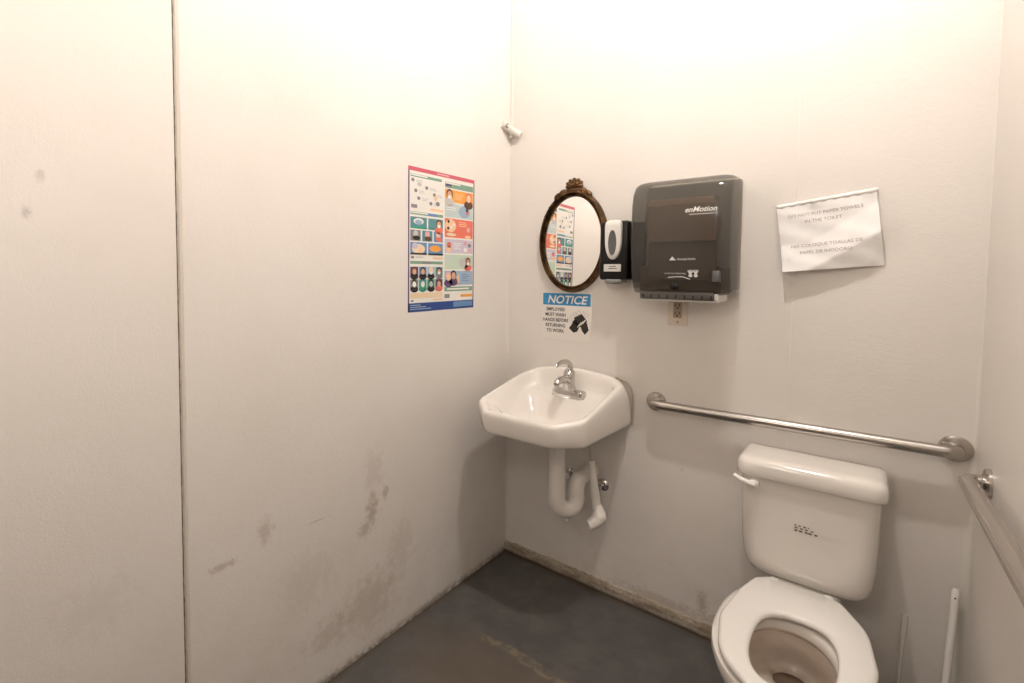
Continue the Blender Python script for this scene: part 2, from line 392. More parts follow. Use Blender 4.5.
# ---------------------------------------------------------------- poster on the left wall
PY0, PY1, PZ0, PZ1 = -.764, -.312, 1.325, 1.926
def poster():
    t = thing('poster', 'tall printed hygiene poster with many coloured panels taped to the left wall', 'poster', (.0, (PY0+PY1)/2, PZ0))
    cols = dict(white=(.82, .79, .74), red=(.60, .12, .16), navy=(.03, .07, .25), green=(.22, .36, .27), orange=(.85, .38, .08), pale=(.55, .64, .62), lilac=(.60, .54, .64),
        mint=(.55, .66, .52), coral=(.78, .19, .13), teal=(.11, .28, .30), grey=(.25, .24, .25), black=(.035, .03, .03), skin=(.66, .38, .25), pink=(.75, .42, .42),
        blue=(.15, .28, .50), cream=(.80, .66, .47), peach=(.86, .57, .35), sky=(.34, .45, .58), brown=(.12, .06, .04), purple=(.12, .07, .16), lgrey=(.55, .53, .52), emerald=(.06, .35, .24))
    names = list(cols); mats = [mat('poster '+k, v, .55, spec=.3) for k, v in cols.items()]; I = {k: i for i, k in enumerate(names)}
    Wd, H = PY1-PY0, PZ1-PZ0
    def F(d): return lambda u, v: Vector((d, PY0+u*Wd, PZ1-v*H))
    bm = bmesh.new(); box(bm, .0, .0008, PY0, PY1, PZ0, PZ1, mi=I['white']); part('paper', bm, mats, t)
    bm = bmesh.new(); L1, L2, L3, L4 = F(.0011), F(.0014), F(.0017), F(.0020)
    def q(f, u0, v0, u1, v1, c): quad(bm, f, u0, u1, v0, v1, I[c])
    # frame bands
    q(L1, 0, 0, 1, .028, 'red'); q(L1, 0, .028, .018, 1, 'purple'); q(L1, .984, .028, 1, 1, 'purple'); q(L1, 0, .938, 1, 1, 'navy'); q(L2, .66, .945, .98, .985, 'blue')
    for k in range(3): q(L2, .03, .950+.014*k, .17+.15*((k*7) % 3)/2, .956+.014*k, 'sky')
    def bars(u0, v0, u1, n, dv, c='lgrey', f=None):
        for k in range(n):
            e = u0+(u1-u0)*(.6+.4*random.random()); q(f or L3, u0, v0+k*dv, e, v0+k*dv+dv*.38, c)
    def head(u, v, s, hair='brown', skin='skin', coat='black', mask=True):
        disc(bm, L3, u, v+s*.9, s*1.25, s*.55, 12, I[coat]); disc(bm, L3, u, v-.004, s*.85, s*.62, 12, I[hair]); disc(bm, L4, u, v+.004, s*.62, s*.5, 12, I[skin])
        if mask: disc(bm, F(.0023), u, v+.016*s/.05, s*.5, s*.25, 10, I['white'])
    # left column: panel one
    q(L2, .03, .048, .47, .068, 'green'); q(L3, .035, .051, .26, .060, 'white')
    for (u, v) in ((.06, .09), (.25, .13), (.10, .16), (.14, .21), (.36, .17), (.31, .235)):
        disc(bm, L3, u, v, .022, .013, 12, I['grey']); bars(u+.045, v-.004, u+.15, 2, .012)
    disc(bm, L3, .38, .19, .03, .02, 10, I['cream']); disc(bm, L3, .15, .115, .03, .012, 10, I['lgrey']); disc(bm, L3, .41, .23, .03, .015, 10, I['grey'])
    q(L2, .04, .255, .12, .280, 'grey'); q(L2, .30, .268, .49, .285, 'peach')
    q(L2, .03, .305, .49, .325, 'green'); q(L3, .035, .308, .27, .316, 'white'); q(L3, .27, .306, .40, .324, 'blue')
    # panel two: illustrated tiles
    q(L2, .03, .340, .255, .420, 'teal'); disc(bm, L3, .14, .370, .07, .022, 14, I['white']); disc(bm, L4, .14, .375, .05, .016, 14, I['sky']); q(L3, .03, .405, .255, .42, 'emerald')
    q(L2, .275, .340, .49, .420, 'teal'); head(.43, .375, .05, 'brown', 'skin', 'coral')
    for i, (a, b) in enumerate(((.03, .17), (.19, .335), (.355, .49))):
        q(L2, a, .430, b, .505, ['grey', 'teal', 'blue'][i]); disc(bm, L3, (a+b)/2, .455, .035, .022, 12, I[['lgrey', 'pink', 'peach'][i]]); disc(bm, L4, (a+b)/2+.01, .485, .05, .016, 12, I[['black', 'brown', 'coral'][i]])
    q(L2, .03, .515, .255, .600, 'blue'); disc(bm, L3, .14, .560, .09, .035, 14, I['cream']); disc(bm, L4, .09, .54, .04, .022, 12, I['lilac']); disc(bm, L4, .17, .57, .03, .02, 12, I['peach']); q(L4, .03, .588, .255, .60, 'black')
    q(L2, .275, .515, .49, .600, 'blue'); disc(bm, L3, .38, .553, .085, .024, 14, I['orange']); q(L4, .275, .588, .49, .60, 'black')
    q(L2, .04, .612, .08, .628, 'grey'); q(L2, .34, .614, .49, .626, 'peach'); bars(.10, .614, .25, 1, .02)
    q(L2, .03, .645, .49, .665, 'green'); q(L3, .19, .647, .32, .663, 'grey')
    # panel three: eight portraits
    for r in range(2):
        for c in range(4):
            a = .03+c*.117; q(L2, a, .685+r*.088, a+.108, .762+r*.088, [['purple', 'blue', 'sky', 'teal'], ['grey', 'emerald', 'emerald', 'purple']][r][c])
            head(a+.054, .715+r*.088, .042, ['brown', 'black', 'cream', 'black', 'black', 'teal', 'black', 'brown'][r*4+c], ['skin', 'skin', 'cream', 'skin', 'white', 'white', 'lgrey', 'skin'][r*4+c], ['black', 'black', 'black', 'grey', 'black', 'emerald', 'black', 'coral'][r*4+c], r == 0 and c > 1)
            bars(a+.01, .755+r*.088, a+.10, 1, .012, 'white')
    q(L2, .03, .868, .49, .905, 'cream'); bars(.07, .872, .45, 3, .011, 'peach'); q(L2, .04, .915, .075, .928, 'grey'); q(L2, .35, .915, .49, .926, 'peach')
    # right column
    q(L2, .52, .055, .975, .098, 'green'); q(L3, .525, .058, .76, .068, 'white'); q(L3, .525, .07, .62, .085, 'purple')
    q(L2, .52, .108, .975, .200, 'orange'); head(.59, .145, .06, 'brown', 'skin', 'lgrey'); head(.90, .15, .06, 'coral', 'peach', 'brown', False); bars(.67, .13, .82, 4, .013, 'peach')
    q(L2, .52, .210, .975, .312, 'pale'); bars(.54, .222, .72, 3, .016, 'white'); disc(bm, L3, .83, .262, .095, .045, 16, I['sky']); disc(bm, L4, .88, .262, .022, .02, 12, I['coral']); disc(bm, L4, .875, .247, .02, .012, 12, I['black'])
    q(L2, .52, .322, .975, .462, 'coral'); disc(bm, L3, .61, .375, .088, .048, 16, I['peach'])
    for (u, v) in ((.575, .345), (.62, .385), (.66, .365), (.57, .395)): disc(bm, L4, u, v, .018, .012, 10, I['black' if u < .6 else 'white'])
    bars(.74, .34, .90, 3, .014, 'peach'); disc(bm, L3, .89, .45, .05, .012, 12, I['peach']); disc(bm, L3, .62, .44, .08, .012, 12, I['cream']); disc(bm, L3, .90, .395, .03, .02, 12, I['pink'])
    q(L2, .52, .475, .975, .578, 'lilac'); disc(bm, L3, .585, .55, .045, .025, 12, I['peach']); disc(bm, L3, .585, .518, .035, .022, 12, I['coral'])
    for (u, v, c) in ((.85, .50, 'pink'), (.92, .515, 'grey'), (.85, .55, 'white'), (.93, .555, 'pink')): disc(bm, L3, u, v, .03, .016, 12, I[c])
    bars(.66, .50, .79, 4, .014, 'white')
    q(L2, .52, .590, .975, .700, 'mint'); bars(.54, .602, .72, 4, .015, 'pale'); disc(bm, L3, .84, .65, .09, .04, 16, I['lgrey']); head(.90, .642, .05, 'brown', 'skin', 'coral')
    q(L2, .52, .712, .975, .818, 'sky'); head(.58, .755, .055, 'pink', 'peach', 'purple', False); head(.66, .745, .055, 'black', 'skin', 'purple', False); disc(bm, L3, .735, .775, .022, .035, 12, I['peach']); bars(.79, .735, .93, 4, .016, 'blue')
    q(L2, .52, .832, .975, .865, 'green'); bars(.56, .842, .93, 1, .03, 'white'); q(L2, .52, .885, .60, .915, 'grey'); q(L2, .78, .892, .975, .912, 'orange')
    # red heading lettering stand-in strokes are too small to read in the print
    bars(.40, .010, .68, 1, .022, 'pink', L2)
    part('print', bm, mats, t, label='coloured printed panels')
poster()

# ---------------------------------------------------------------- oval mirror
MC = (.357, 1.640); MA, MB_ = .152, .222
def mirror():
    t = thing('mirror', 'oval wall mirror in an ornate antique bronze frame with a carved crest', 'mirror', (MC[0], 0, MC[1]))
    gold = mat('antique bronze', (.16, .085, .035), .36, metal=.8, noise=(16, (.012, .007, .005), .97), bump=(60, .5, .004))
    fr = bmesh.new(); N = 96
    prof = [(-.010, -.002), (-.010, -.016), (-.005, -.022), (.001, -.017), (.006, -.028), (.014, -.027), (.019, -.014), (.020, -.0005)]
    vr = []
    for k in range(N):
        a = 2*PI*k/N; vr.append([fr.verts.new(Vector((MC[0]+(MA+o)*math.cos(a), y, MC[1]+(MB_+o)*math.sin(a)))) for o, y in prof])
    for k in range(N):
        A, B = vr[k], vr[(k+1) % N]
        for j in range(len(prof)-1): fr.faces.new((A[j], B[j], B[j+1], A[j+1]))
        fr.faces.new((A[-1], B[-1], B[0], A[0]))
    part('frame', fr, gold, t, True, 60)
    g = bmesh.new()
    g.faces.new([g.verts.new((MC[0]+(MA-.006)*math.cos(2*PI*k/64), -.0100+math.sin(2*PI*k/64)*.0034, MC[1]+(MB_-.006)*math.sin(2*PI*k/64))) for k in range(64)])
    bk = [v.co.copy() for v in g.verts]; g.faces.new([g.verts.new((c.x, c.y+.003, c.z)) for c in bk][::-1])
    o = part('mirror_glass', g, mat('mirror glass', (.93, .92, .90), .015, metal=1), t)
    # crest: a rosette with leaf scrolls running down both shoulders
    c = bmesh.new(); cx, cz = MC[0]+.006, MC[1]+MB_+.042
    def blobm(x, z, rx, rz, ry, rot=0, y=-.016):
        mt = Matrix.Translation((x, y, z)) @ Matrix.Rotation(rot, 4, 'Y') @ Matrix.Diagonal((rx, ry, rz, 1))
        bmesh.ops.create_icosphere(c, subdivisions=2, radius=1, matrix=mt)
    for k in range(7):
        a = PI*(-.08+1.16*k/6); blobm(cx+.030*math.cos(a), cz+.020*math.sin(a), .010, .015, .010, -(a-PI/2))
    blobm(cx, cz, .030, .022, .012, 0, -.018); blobm(cx, cz-.002, .009, .009, .008, 0, -.030); blobm(cx, cz-.024, .042, .014, .012)
    for k in range(8):
        a = 2*PI*k/8; blobm(cx+.014*math.cos(a), cz+.012*math.sin(a), .005, .005, .005, 0, -.026)
    part('crest', c, gold, t, True, label='carved rosette crest')
    for s in (-1, 1):
        c = bmesh.new()
        for k in range(9):
            a = PI/2 - s*(.20+.115*k); r = .010-.0006*k
            blobm(MC[0]+(MA+.008+.004*(k % 2))*math.cos(a), MC[1]+(MB_+.008+.004*(k % 2))*math.sin(a), r*1.25, r*.9, .010, -(a-PI/2)+s*.5, -.020)
        blobm(MC[0]+s*.075, MC[1]+MB_-.004, .024, .015, .012, s*.6); blobm(MC[0]+s*.048, MC[1]+MB_+.012, .022, .015, .012, s*.3)
        part('leaf_scroll', c, gold, t, True)
mirror()

# ---------------------------------------------------------------- NOTICE sign
def notice():
    x0, x1, z0, z1 = .197, .453, 1.166, 1.398
    t = thing('notice_sign', 'small blue and white hand washing notice below the oval mirror', 'sign', ((x0+x1)/2, 0, z0))
    mw, mb, mk = mat('sign white', (.80, .755, .70), .3), mat('sign blue', (.035, .25, .50), .3), mat('sign black', (.02, .016, .014), .4)
    bm = bmesh.new(); box(bm, x0, x1, -.0015, 0, z0, z1, mi=0); part('panel', bm, [mw], t)
    F = lambda d: (lambda u, v: Vector((u, -d, v)))
    bm = bmesh.new(); quad(bm, F(.0018), x0+.006, x1-.004, 1.334, 1.392); part('header_band', bm, mb, t, label='blue header band')
    bm = bmesh.new(); add_text(bm, 'NOTICE', .054, lambda x, y: Vector((.327+x, -.0021, 1.3435+y)), shear=.22, bold=.0011, align='CENTER', sx=1.02)
    part('lettering', bm, mw, t, label='white NOTICE lettering')
    bm = bmesh.new()
    for i, s in enumerate(('EMPLOYEES', 'MUST WASH', 'HANDS BEFORE', 'RETURNING', 'TO WORK')):
        add_text(bm, s, .0222, lambda x, y: Vector((.271+x, -.0020, 1.306-i*.0262+y)), align='CENTER', bold=.0005, sx=.86)
    part('lettering', bm, mk, t, label='black wash hands lettering')
    # washing hands pictogram
    bm = bmesh.new(); f = F(.0020); g = F(.0023)
    poly(bm, f, [(.343, 1.226), (.366, 1.206), (.385, 1.212), (.399, 1.242), (.380, 1.262), (.362, 1.252)])
    poly(bm, f, [(.398, 1.246), (.410, 1.216), (.424, 1.200), (.442, 1.222), (.434, 1.252), (.428, 1.272), (.410, 1.262)])
    for k in range(4):
        a = Vector((.362+.011*k, 1.250-.004*k)); d = Vector((.024, .030)); n = Vector((-.0045, .0036))
        poly(bm, f, [tuple(a-n), tuple(a+d-n), tuple(a+d*1.06), tuple(a+d+n), tuple(a+n)])
        a = Vector((.430-.010*k, 1.262-.005*k)); d = Vector((-.028, .032)); n = Vector((.0042, .0036))
        poly(bm, g, [tuple(a-n), tuple(a+d-n), tuple(a+d*1.06), tuple(a+d+n), tuple(a+n)])
    part('hand_pictogram', bm, mk, t)
    bm = bmesh.new()
    for k in range(4):
        a = Vector((.385+.009*k, 1.232+.006*k)); d = Vector((.020, .026)); n = Vector((-.0012, .0009))
        poly(bm, F(.0026), [tuple(a-n), tuple(a+d-n), tuple(a+d+n), tuple(a+n)])
    for (u, v, r) in ((.352, 1.270, .009), (.372, 1.296, .008), (.392, 1.302, .010), (.430, 1.294, .010), (.416, 1.306, .005), (.356, 1.290, .005)):
        for k in range(16):
            a0, a1 = 2*PI*k/16, 2*PI*(k+1)/16
            poly(bm, F(.0022), [(u+r*math.cos(a0), v+r*math.sin(a0)), (u+r*math.cos(a1), v+r*math.sin(a1)), (u+(r-.0011)*math.cos(a1), v+(r-.0011)*math.sin(a1)), (u+(r-.0011)*math.cos(a0), v+(r-.0011)*math.sin(a0))], 1)
    part('soap_bubbles', bm, [mw, mat('sign grey', (.35, .31, .28), .4)], t)
notice()

# ---------------------------------------------------------------- soap dispenser
def soap():
    x0, x1 = .522, .652; z0, z1 = 1.462, 1.716
    t = thing('soap_dispenser', 'black and white soap dispenser squeezed between the mirror and the towel dispenser', 'soap dispenser', ((x0+x1)/2, 0, z0))
    bm = bmesh.new(); box(bm, x0+.004, x1, -.100, 0, z0, z1, .012, 3); part('body', bm, m_black, t, True, 50)
    # white push cover: long tongue widening to the top
    cx = .589; rs = []
    def tongue(s, y):
        pts = []
        for k in range(40):
            a = 2*PI*k/40; ca, sa = math.cos(a), math.sin(a)
            zc = 1.632; hz = .086*s if sa > 0 else .082*s
            hw = (.036+.006*max(0, sa))*s
            e = .45 if sa > 0 else .9
            pts.append(Vector((cx+hw*math.copysign(abs(ca)**(e), ca), y, zc+hz*math.copysign(abs(sa)**(e if sa > 0 else 1), sa))))
        return pts
    bm = bmesh.new(); rings(bm, [tongue(1, -.098), tongue(1, -.106), tongue(.94, -.111), tongue(.7, -.1125), tongue(.3, -.113)]); part('push_cover', bm, m_white, t, True, 50, label='white push cover')
    bm = bmesh.new()
    def ell(r, y): return [Vector((cx-.001+-.0+.0175*r*math.cos(2*PI*k/32), y, 1.622+.054*r*math.sin(2*PI*k/32))) for k in range(32)]
    rings(bm, [ell(1, -.1115), ell(1, -.1145), ell(.85, -.1145), ell(.8, -.1138), ell(.3, -.1138)])
    part('window', bm, mat('grey smoked window', (.12, .12, .12), .25), t, True, 40, label='grey oval window')
    bm = bmesh.new(); box(bm, cx-.040, cx+.034, -.1045, -.098, 1.498, 1.530, .002, 2); lb = part('label_plate', bm, mat('label white', (.70, .68, .64), .4), t, label='white label plate')
    bm = bmesh.new()
    for k in range(2): quad(bm, lambda u, v: Vector((u, -.1048, v)), cx-.016-.003*k, cx+.014+.003*k, 1.519-.009*k, 1.522-.009*k)
    part('small_print', bm, m_dark, t, sub=lb)
    bm = bmesh.new(); tube(bm, smooth_path([(cx-.030, -.070, 1.460), (cx-.028, -.088, 1.457), (cx, -.094, 1.455), (cx+.028, -.088, 1.457), (cx+.030, -.070, 1.460)]), .011, 12)
    box(bm, cx-.036, cx+.036, -.094, -.03, 1.449, 1.466, .006, 2)
    part('drip_guard', bm, mat('clear grey plastic', (.34, .33, .31), .15, trans=.35), t, True, 50)
    bm = bmesh.new(); box(bm, x1-.002, .700, -.045, 0, 1.452, 1.708, .006, 2); part('back_plate', bm, m_black, t, True, 50)
soap()

# ---------------------------------------------------------------- towel dispenser
def towel():
    x0, x1 = .703, 1.050; zb, zt = 1.412, 1.857
    t = thing('towel_dispenser', 'large smoke grey paper towel dispenser above the wall outlet', 'towel dispenser', ((x0+x1)/2, 0, zb))
    # side profile (y, z), from wall top round the front to wall bottom
    prof = [(-.030, zt), (-.10, zt-.001), (-.165, zt-.006), (-.200, zt-.020), (-.222, zt-.048), (-.232, zt-.09), (-.236, zt-.16), (-.235, zt-.23), (-.230, zt-.30), (-.224, zt-.36), (-.218, zt-.395), (-.206, zt-.422), (-.190, zb)]
    smoke = bpy.data.materials.new('smoke grey plastic'); smoke.use_nodes = True; nt = smoke.node_tree
    b = nt.nodes['Principled BSDF']; b.inputs['Base Color'].default_value = (.085, .083, .076, 1); b.inputs['Roughness'].default_value = .14
    tr = nt.nodes.new('ShaderNodeBsdfTransparent'); tr.inputs[0].default_value = (.66, .64, .60, 1); mx = nt.nodes.new('ShaderNodeMixShader'); mx.inputs[0].default_value = .50
    nt.links.new(tr.outputs[0], mx.inputs[1]); nt.links.new(b.outputs[0], mx.inputs[2]); nt.links.new(mx.outputs[0], nt.nodes['Material Output'].inputs['Surface'])
    def shell(inset):
        out = []
        cy, cz = -.1, (zb+zt)/2
        for y, z in prof: out.append((y+(inset if y < -.12 else 0)*1.0, z-(inset if z > cz else -inset)*(1 if abs(z-cz) > .19 else .15)))
        return out
    xs = [(x0, .055), (x0+.003, .030), (x0+.012, .012), (x0+.030, .003), (x0+.055, 0), (x1-.055, 0), (x1-.030, .003), (x1-.012, .012), (x1-.003, .030), (x1, .055)]
    bm = bmesh.new(); rs = []
    for x, ins in xs:
        ring = []
        for i, (y, z) in enumerate(prof):
            k = ins*.55
            yy = y + (k if y < -.12 else k*0); cz = (zb+zt)/2; zz = z - (k*.6 if z > cz+.12 else (-k*.6 if z < cz-.12 else 0))
            ring.append(Vector((x, yy, zz)))
        rs.append(ring)
    vr = rings(bm, rs, False, False, closed=False)
    # close the sides back to the housing
    for vs, sgn in ((vr[0], -1), (vr[-1], 1)):
        c = [bm.verts.new(Vector((v.co.x, -.030, v.co.z))) for v in vs]
        for i in range(len(vs)-1):
            bm.faces.new((vs[i], vs[i+1], c[i+1], c[i]))
    bmesh.ops.remove_doubles(bm, verts=bm.verts, dist=.0002)
    part('cover', bm, smoke, t, True, 45, label='smoke grey see-through cover')
    # housing behind
    grey = mat('dispenser housing', (.30, .28, .26), .45)
    bm = bmesh.new(); box(bm, x0-.002, x1-.006, -.034, 0, zb+.004, zt-.004, .008, 2); part('housing', bm, mat('pale housing plastic', (.42, .39, .35), .4), t, True, 50)
    bm = bmesh.new(); box(bm, x0+.030, x1-.030, -.195, -.036, zb+.012, 1.52, .006, 2); box(bm, .768, 1.005, -.206, -.19, 1.468, 1.606, .003, 2); part('mechanism_box', bm, mat('dark brown mechanism plastic', (.17, .11, .08), .4), t)
    bm = bmesh.new(); lathe(bm, [(.02, x0+.052), (.084, x0+.052), (.086, x0+.054), (.086, x1-.067), (.084, x1-.065), (.02, x1-.065)], (0, -.128, zb+.285), 'x', 40)
    part('paper_roll', bm, mat('brown paper', (.36, .235, .165), .8), t, True, 40, label='brown paper roll')
    bm = bmesh.new(); box(bm, .766, 1.003, -.216, -.211, 1.612, 1.752, .002, 1)
    part('inner_panel', bm, mat('brown inner panel', (.42, .27, .19), .55), t)
    # feed slot below
    bm = bmesh.new(); box(bm, x0+.032, x1-.048, -.196, -.035, zb-.020, zb+.012, .005, 2); slot = part('feed_slot', bm, mat('grey feed slot', (.11, .10, .09), .4), t, True, 50)
    for k in range(9):
        bm = bmesh.new(); xx = x0+.046+k*.030; box(bm, xx, xx+.004, -.199, -.194, zb-.016, zb-.002); part('slot_rib', bm, m_black, t, sub=slot)
    bm = bmesh.new(); box(bm, x0+.030, x1-.040, -.185, -.035, zb-.027, zb-.021, .002, 1); box(bm, x1-.052, x1-.036, -.196, -.05, zb-.022, zb+.006, .004, 1)
    part('lower_lip', bm, m_white, t, label='white lower lip')
    # push button window and its arrow, side bosses
    bm = bmesh.new(); bmesh.ops.create_uvsphere(bm, u_segments=16, v_segments=8, radius=1, matrix=Matrix.Translation((.868, -.216, 1.442)) @ Matrix.Diagonal((.018, .006, .012, 1)))
    part('sensor_eye', bm, m_black, t, True)
    bm = bmesh.new(); box(bm, x1-.052, x1-.026, -.232, -.212, 1.462, 1.502, .003, 2); part('latch', bm, mat('latch grey', (.10, .10, .095), .35), t, True, 50)
    # lettering follows the front profile
    def yz(z):
        for (ya, za), (yb, zb2) in zip(prof[:-1], prof[1:]):
            if zb2 <= z <= za: return ya+(yb-ya)*(za-z)/(za-zb2)
        return -.2
    def on(x, z, d=.0025): return Vector((x, yz(z)-d, z))
    lm = mat('white print', (.80, .78, .74), .5)
    bm = bmesh.new(); add_text(bm, 'enMotion', .027, lambda x, y: on(.903+x, 1.716+y), shear=.28, bold=.0004)
    quad(bm, lambda u, v: on(u, v), .919, 1.002, 1.7065, 1.7085)
    part('lettering', bm, lm, t, label='white slanted logo lettering')
    bm = bmesh.new(); add_text(bm, 'Georgia-Pacific', .0105, lambda x, y: on(.880+x, 1.542+y), bold=.0001)
    poly(bm, on, [(.853, 1.541), (.864, 1.556), (.869, 1.549), (.877, 1.541)])
    part('lettering', bm, lm, t, label='small white maker lettering and triangle mark')
    bm = bmesh.new(); add_text(bm, 'hands free dispensing', .0085, lambda x, y: on(.836+x, 1.490+y), shear=.2)
    P = [(.848, 1.478), (.875, 1.481), (.900, 1.481), (.925, 1.472)]
    for (a, b) in zip(P[:-1], P[1:]): poly(bm, on, [a, b, (b[0], b[1]-.003), (a[0], a[1]-.003)])
    for (sx, sg) in ((.926, 1), (.944, -1)):     # two simple waving hands
        for k in range(4):
            a = (sx+sg*.0, 1.487); an = PI/2+sg*(-.5+.33*k); b = (a[0]+.019*math.cos(an), a[1]+.019*math.sin(an))
            n = (-math.sin(an)*.0016, math.cos(an)*.0016); poly(bm, on, [(a[0]-n[0], a[1]-n[1]), (b[0]-n[0], b[1]-n[1]), (b[0]+n[0], b[1]+n[1]), (a[0]+n[0], a[1]+n[1])])
        disc(bm, on, sx, 1.484, .007, .006, 10)
    part('hand_symbol', bm, lm, t, label='white slogan and hands symbol')
towel()

# ---------------------------------------------------------------- outlet
t = thing('wall_outlet', 'ivory duplex wall outlet directly under the towel dispenser', 'outlet', (.827, 0, 1.33))
ivory = mat('ivory plate', (.72, .63, .52), .35)
bm = bmesh.new(); box(bm, .789, .866, -.006, 0, 1.275, 1.392, .003, 2); part('cover_plate', bm, ivory, t, True, 40)
bm = bmesh.new(); box(bm, .810, .843, -.009, -.004, 1.306, 1.372, .002, 2); rc = part('receptacle', bm, mat('receptacle tan', (.42, .33, .25), .4), t, True, 40, label='tan receptacle face')
bm = bmesh.new()
for zc in (1.356, 1.324):
    box(bm, .8175, .8200, -.0096, -.008, zc-.002, zc+.008); box(bm, .8325, .8355, -.0096, -.008, zc-.002, zc+.009)
    lathe(bm, [(.001, -.0096), (.0034, -.0096), (.0034, -.008), (.001, -.008)], (.8265, 0, zc-.008), 'y', 10)
part('slot', bm, m_black, t, sub=rc)
bm = bmesh.new(); lathe(bm, [(.001, -.0075), (.0032, -.0075), (.0036, -.0055), (.001, -.0055)], (.8275, 0, 1.289), 'y', 12); part('screw', bm, m_steel, t)

# ---------------------------------------------------------------- paper notice
def paper():
    TL, TR, BR_, BL = Vector((1.155, 1.739)), Vector((1.428, 1.776)), Vector((1.458, 1.523)), Vector((1.185, 1.499))
    t = thing('paper_notice', 'crumpled white paper notice about paper towels taped above the grab bar', 'paper notice', (1.30, 0, 1.6))
    def S(u, v, d=0):
        p = TL.lerp(TR, u).lerp(BL.lerp(BR_, u), v)
        # lift of the sheet off the wall: lower edge curls out, the lower right corner folds back in
        lift = .004+.014*v+.0025*(1+math.sin(u*9+1))*(.3+v)+.006*math.exp(-((u-.40)**2)/.004-((v-.02)**2)/.01)
        fold = (v-1)+max(0, u-.28)*.62           # >0 beyond the fold line
        lift += .020*max(0, min(1, 1+fold*2.6)) if fold < 0 else .020-.085*fold
        lift += .0012*(2+math.sin(u*23+v*7)+math.sin(v*19-u*11))
        return Vector((p.x, -(lift+d), p.y))
    bm = bmesh.new(); N, Mv = 56, 40
    for d in (0, -.0004):
        g = [[bm.verts.new(S(i/N, j/Mv, d)) for i in range(N+1)] for j in range(Mv+1)]
        if d == 0: g0 = g
        for j in range(Mv):
            for i in range(N): bm.faces.new((g[j][i], g[j][i+1], g[j+1][i+1], g[j+1][i]))
    edge = [(0, i) for i in range(N)]+[(j, N) for j in range(Mv)]+[(Mv, i) for i in range(N, 0, -1)]+[(j, 0) for j in range(Mv, 0, -1)]
    for k in range(len(edge)):
        (a, b_), (c, d_) = edge[k], edge[(k+1) % len(edge)]
        bm.faces.new((g0[a][b_], g0[c][d_], g[c][d_], g[a][b_]))
    part('sheet', bm, mat('white paper', (.86, .84, .82), .6), t, True, 60)
    ink = mat('faded ink', (.42, .36, .34), .7); w = .272; h = .24
    def txt(s, u, v, size):
        bm = bmesh.new(); add_text(bm, s, size, lambda x, y: S(u+x/w, v-y/h, .0016), align='CENTER', sx=1.02); return bm
    for s, u, v in (('DO NOT PUT PAPER TOWELS', .49, .21, ), ('IN THE TOILET', .47, .31), ('NO COLOQUE TOALLAS DE', .47, .66), ('PAPEL DE INODORO', .46, .76)):
        part('lettering', txt(s, u, v, .0150), ink, t)
    # clear tape along the top edge
    tp = bmesh.new(); rr = []
    for k in range(33):
        u = .0+1.02*k/32; uu = min(u, 1); f = S(uu, .030+.018*math.sin(k*.9)**2, .0006); e = S(uu, 0, .0006); w = TL.lerp(TR, u)
        dx = (u-uu)*.27
        pts = [Vector((f.x+dx, f.y, f.z)), Vector((e.x+dx, e.y, e.z+.001)), Vector((w.x-.001, -.0006, w.y+.005)), Vector((w.x-.001, -.0001, w.y+.005)), Vector((e.x+dx, e.y+.0004, e.z+.0005)), Vector((f.x+dx, f.y+.0003, f.z))]
        rr.append(pts)
    rings(tp, rr); part('tape', tp, mat('clear tape', (.83, .80, .76), .10), t, True, label='shiny clear tape')
paper()

# ---------------------------------------------------------------- grab bars
def grab(name, label, path, discs, n=26):
    c0 = discs[0][0]
    t = thing(name, label, 'grab bar', c0)
    bm = bmesh.new(); tube(bm, path, .019, n, True); part('rail', bm, m_steel, t, True, 60)
    for c, ax, sg in discs:
        bm = bmesh.new(); lathe(bm, [(.001, 0), (.040, 0), (.040, sg*.007), (.036, sg*.012), (.027, sg*.014), (.023, sg*.015), (.001, sg*.015)], c, ax, 36)
        part('flange', bm, m_steel, t, True, 35)
def elbow(p, a, b, r, n=8):     # corner p from direction a to direction b
    a, b, p = Vector(a), Vector(b), Vector(p); s = p-a*r; e = p+b*r
    return [(1-k/n)**2*s+2*(k/n)*(1-k/n)*p+(k/n)**2*e for k in range(n+1)]
zL, zR = .942, .950; xa, xb = .752, 1.643
d = Vector((xb-xa, 0, zR-zL)).normalized()
path = [Vector((xa, -.002, zL))]+elbow((xa, -.062, zL), (0, -1, 0), d, .034)+elbow((xb, -.062, zR), d, (0, 1, 0), .034)+[Vector((xb, -.002, zR))]
grab('grab_bar', 'long stainless steel grab bar on the back wall above the toilet tank', path, [((xa, 0, zL), 'y', -1), ((xb, 0, zR), 'y', -1)])
wx = RX-.045; ya, yb = -.255, -1.30; za, zb_ = .930, 1.004
d = Vector((0, yb-ya, zb_-za)).normalized()
path = [Vector((RX-.002, ya, za))]+elbow((wx, ya, za), (-1, 0, 0), d, .030)+elbow((wx, yb, zb_), d, (1, 0, 0), .030)+[Vector((RX-.002, yb, zb_))]
grab('grab_bar', 'stainless steel grab bar running toward the viewer on the right wall', path, [((RX, ya, za), 'x', -1), ((RX, yb, zb_), 'x', -1)])

